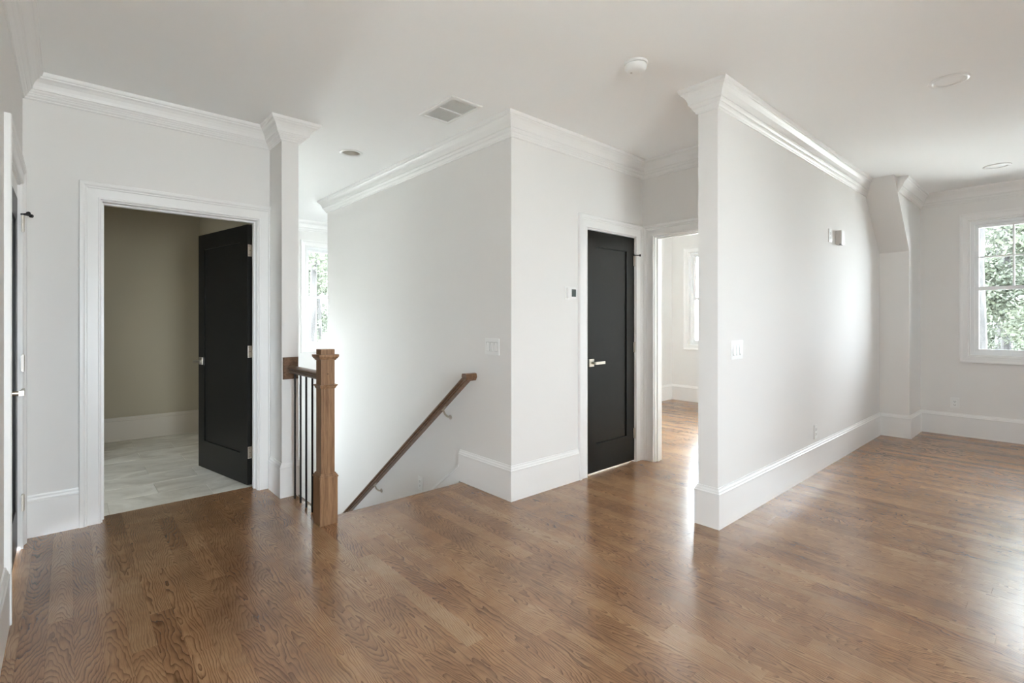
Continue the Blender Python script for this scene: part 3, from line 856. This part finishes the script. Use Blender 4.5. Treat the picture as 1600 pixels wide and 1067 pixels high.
# small alarm box high on the partition
o = empty('alarm_box', (5.345, YP0, 2.05)); tag(o, 'small white box mounted high on the partition wall', 'wall device')
bm = NB(); box(bm, 5.293, 5.385, YP0-0.046, YP0, 1.985, 2.118, 0.005); hb = obj('housing', bm, 'device_side', o)
bm = NB(); box(bm, 5.296, 5.382, YP0-0.0500, YP0-0.0455, 1.988, 2.115, 0.0015); obj('front_cover', bm, 'white_plastic', o)
bm = NB(); box(bm, 5.292, 5.300, YP0-0.046, YP0-0.030, 1.984, 1.991, 0.001); obj('jack', bm, 'grey_slot', o)

# thermostat
o = empty('thermostat', (2.985, YS, 1.505)); tag(o, 'white thermostat with small dark screen left of the closet door', 'thermostat')
bm = NB(); box(bm, 2.918, 3.050, YS-0.006, YS, 1.452, 1.556, 0.002); obj('back_plate', bm, 'white_plastic', o)
bm = NB(); box(bm, 2.934, 3.036, YS-0.026, YS-0.006, 1.462, 1.547, 0.004); b_ = obj('body', bm, 'white_plastic', o)
bm = NB(); box(bm, 2.976, 3.026, YS-0.0270, YS-0.0255, 1.475, 1.534); s_ = obj('screen', bm, 'screen_off', o); s_['label'] = 'dark thermostat display'

# ------------------------------------------------------------------ ceiling fittings
def can(cx, cyy, label):
    o = empty('recessed_light', (cx, cyy, H)); tag(o, label, 'ceiling light', 'recessed ceiling lights')
    bm = NB(); lathe(bm, [(RH-0.002, H+0.002), (RH, H-0.006), (RH+0.006, H-0.008), (RH+0.022, H-0.006), (RH+0.026, H-0.0005), (RH+0.024, H+0.0005)], cx, cyy, 40, caps=False)
    obj('trim_ring', bm, 'white_plastic', o, smooth=True)
    bm = NB(); lathe(bm, [(RH-0.001, H), (RH-0.010, H+0.05), (RH-0.016, H+0.085)], cx, cyy, 40, caps=False); obj('baffle', bm, 'can_inside', o, smooth=True)
    bm = NB(); lathe(bm, [(RH-0.015, H+0.085), (RH-0.03, H+0.080), (0.001, H+0.078)], cx, cyy, 40, caps=False); obj('lens', bm, 'can_inside', o, smooth=True)
can(*CANS[0], 'largest looking round recessed ceiling light, right of the partition wall')
can(*CANS[1], 'round white recessed ceiling light nearest the right window')
can(*CANS[2], 'round white recessed ceiling light above the stairs')

o = empty('smoke_detector', (2.405, 1.647, H)); tag(o, 'round white smoke detector on the ceiling', 'smoke detector')
bm = NB(); lathe(bm, [(.066, H), (.066, H-.010), (.062, H-.014)], 2.405, 1.647, 40); obj('base', bm, 'white_plastic', o, smooth=False)
bm = NB(); lathe(bm, [(.060, H-.016), (.061, H-.020), (.058, H-.034), (.050, H-.046), (.038, H-.052), (.001, H-.053)], 2.405, 1.647, 40, caps=False); obj('dome', bm, 'white_plastic', o, smooth=True)
bm = NB(); lathe(bm, [(.057, H-.013), (.057, H-.017)], 2.405, 1.647, 40); obj('air_gap', bm, 'grey_slot', o)
bm = NB(); cyl(bm, (2.392, 1.668, H-.051), (2.392, 1.668, H-.0545), 0.006, 14); obj('test_button', bm, 'device_side', o)

VX0, VX1, VY0, VY1 = 1.856, 2.108, 2.672, 3.078
o = empty('ceiling_vent', ((VX0+VX1)/2, (VY0+VY1)/2, H)); tag(o, 'white rectangular slatted air vent on the ceiling', 'air vent')
bm = NB(); sweep(bm, [(VX0, VY0), (VX1, VY0), (VX1, VY1), (VX0, VY1)], [(0, 0), (0, -.004), (.005, -.008), (.028, -.009), (.028, 0)], lambda u_, v_, h_: (u_, v_, H+h_), closed=True)
ym = (VY0+VY1)/2
box(bm, VX0+.026, VX1-.026, ym-.008, ym+.008, H-.009, H)
obj('frame', bm, 'white_plastic', o)
bm = NB(); box(bm, VX0+.02, VX1-.02, VY0+.02, VY1-.02, H-.0016, H-.0006); obj('backing', bm, 'vent_dark', o)
for ya, yb in ((VY0+.028, ym-.008), (ym+.008, VY1-.028)):
    bm = NB(); nsl = 20
    for k in range(nsl):
        x = VX0+.030+(VX1-VX0-.060)*(k+.5)/nsl
        prism(bm, [(x-.0036, -.0085), (x-.0030, -.0085), (x+.0036, -.0030), (x+.0030, -.0030)], lambda a, b, t: (a, ya if t == 0 else yb, H+b))
    l_ = obj('louvres', bm, 'white_plastic', o); l_['kind'] = 'stuff'

# ------------------------------------------------------------------ outside
bm = NB()
gx = [-30, -12, -6, 0, 3, 6, 9, 12, 16, 22, 30, 45]
def gz(x, y):
    r = max(0.0, max(x-9.5, y-9.0))
    return -3.3+min(3.0, 0.11*r)+0.12*math.sin(x*.7)*math.cos(y*.6)
gv = {(i, j): bm.verts.new((x, y, gz(x, y))) for i, x in enumerate(gx) for j, y in enumerate(gx)}
for i in range(len(gx)-1):
    for j in range(len(gx)-1):
        bm.faces.new((gv[i, j], gv[i+1, j], gv[i+1, j+1], gv[i, j+1]))
g = obj('ground', bm, 'leaf_litter', None, 'structure', smooth=True)

def tree(x, y, h, r0, kind, label, seed, crown_from=0.25, n=900, spread=2.0, leaf=0.065):
    rr = random.Random(seed)
    zb = gz(x, y)
    t_ = empty('pine_tree' if kind == 'needles' else 'leafy_tree', (x, y, zb)); tag(t_, label, 'tree', 'trees outside the windows')
    bm = NB(); px, py = x, y; segs = 7
    pts = []
    for k in range(segs+1):
        pts.append((px, py, zb-0.2+h*k/segs, r0*(1-0.8*k/segs))); px += rr.uniform(-.05, .05); py += rr.uniform(-.05, .05)
    for a, b in zip(pts, pts[1:]): cyl(bm, a[:3], b[:3], a[3], 10, b[3])
    tr = obj('trunk', bm, 'bark', t_)
    bb = NB(); V, Fc = [], []
    nb = 26
    for k in range(nb):
        f = crown_from+(1-crown_from)*(k+rr.random())/nb
        z = zb+h*f; a = rr.uniform(0, 6.283); ln = spread*(1.05-f*0.75)*rr.uniform(.6, 1.15)
        q = (x+math.cos(a)*ln, y+math.sin(a)*ln, z+ln*rr.uniform(-.15, .25))
        cyl(bb, (x, y, z), q, 0.03*(1.2-f), 5, 0.006)
        for _ in range(n//nb):
            s = rr.uniform(.2, 1.05)
            c = Vector((x+(q[0]-x)*s+rr.gauss(0, .18), y+(q[1]-y)*s+rr.gauss(0, .18), z+(q[2]-z)*s+rr.gauss(0, .14)))
            d1_ = Vector((rr.gauss(0, 1), rr.gauss(0, 1), rr.gauss(0, .6))).normalized(); d2_ = d1_.orthogonal().normalized()
            d2_ = (Matrix.Rotation(rr.uniform(0, 6.28), 3, d1_) @ d2_)
            L_, W_ = leaf*rr.uniform(.6, 1.4), leaf*rr.uniform(.30, .6)
            i0 = len(V); V += [c-d1_*L_, c+d2_*W_+d1_*L_*.1, c+d1_*L_, c-d2_*W_+d1_*L_*.1]; Fc.append((i0, i0+1, i0+2, i0+3))
    obj('branches', bb, 'bark', t_)['kind'] = 'stuff'
    me = bpy.data.meshes.new('foliage'); me.from_pydata([v-Vector((x, y, zb)) for v in V], [], Fc); me.materials.append(MATS[kind])
    fo = bpy.data.objects.new('foliage', me); C.objects.link(fo); fo.parent = t_; fo['kind'] = 'stuff'
tree(12.0, 1.06, 9.5, 0.12, 'needles', 'pine with pale straight trunk at the left edge of the right window', 1, 0.62, 2500, 1.6)
tree(16.2, 1.0, 8.5, 0.13, 'needles', 'bushy green pine filling the middle of the right window', 2, 0.10, 44000, 2.3, 0.048)
tree(21.6, 1.5, 9.5, 0.14, 'leaves', 'lighter green tree farther back in the right window', 3, 0.08, 36000, 2.7, 0.058)
tree(27.8, 1.9, 11.0, 0.15, 'leaves', 'hazy green tree farthest back in the right window', 6, 0.06, 26000, 3.0, 0.085)
tree(4.50, 12.3, 10.0, 0.13, 'needles', 'pine with bare trunk seen through the window behind the stairs', 4, 0.55, 4000, 1.8)
tree(6.9, 18.5, 9.0, 0.14, 'leaves', 'leafy tree farther back in the window behind the stairs', 5, 0.12, 24000, 2.8)
tree(9.3, 25.2, 11.0, 0.15, 'needles', 'dark pine farthest back in the window behind the stairs', 7, 0.06, 20000, 3.0, 0.085)
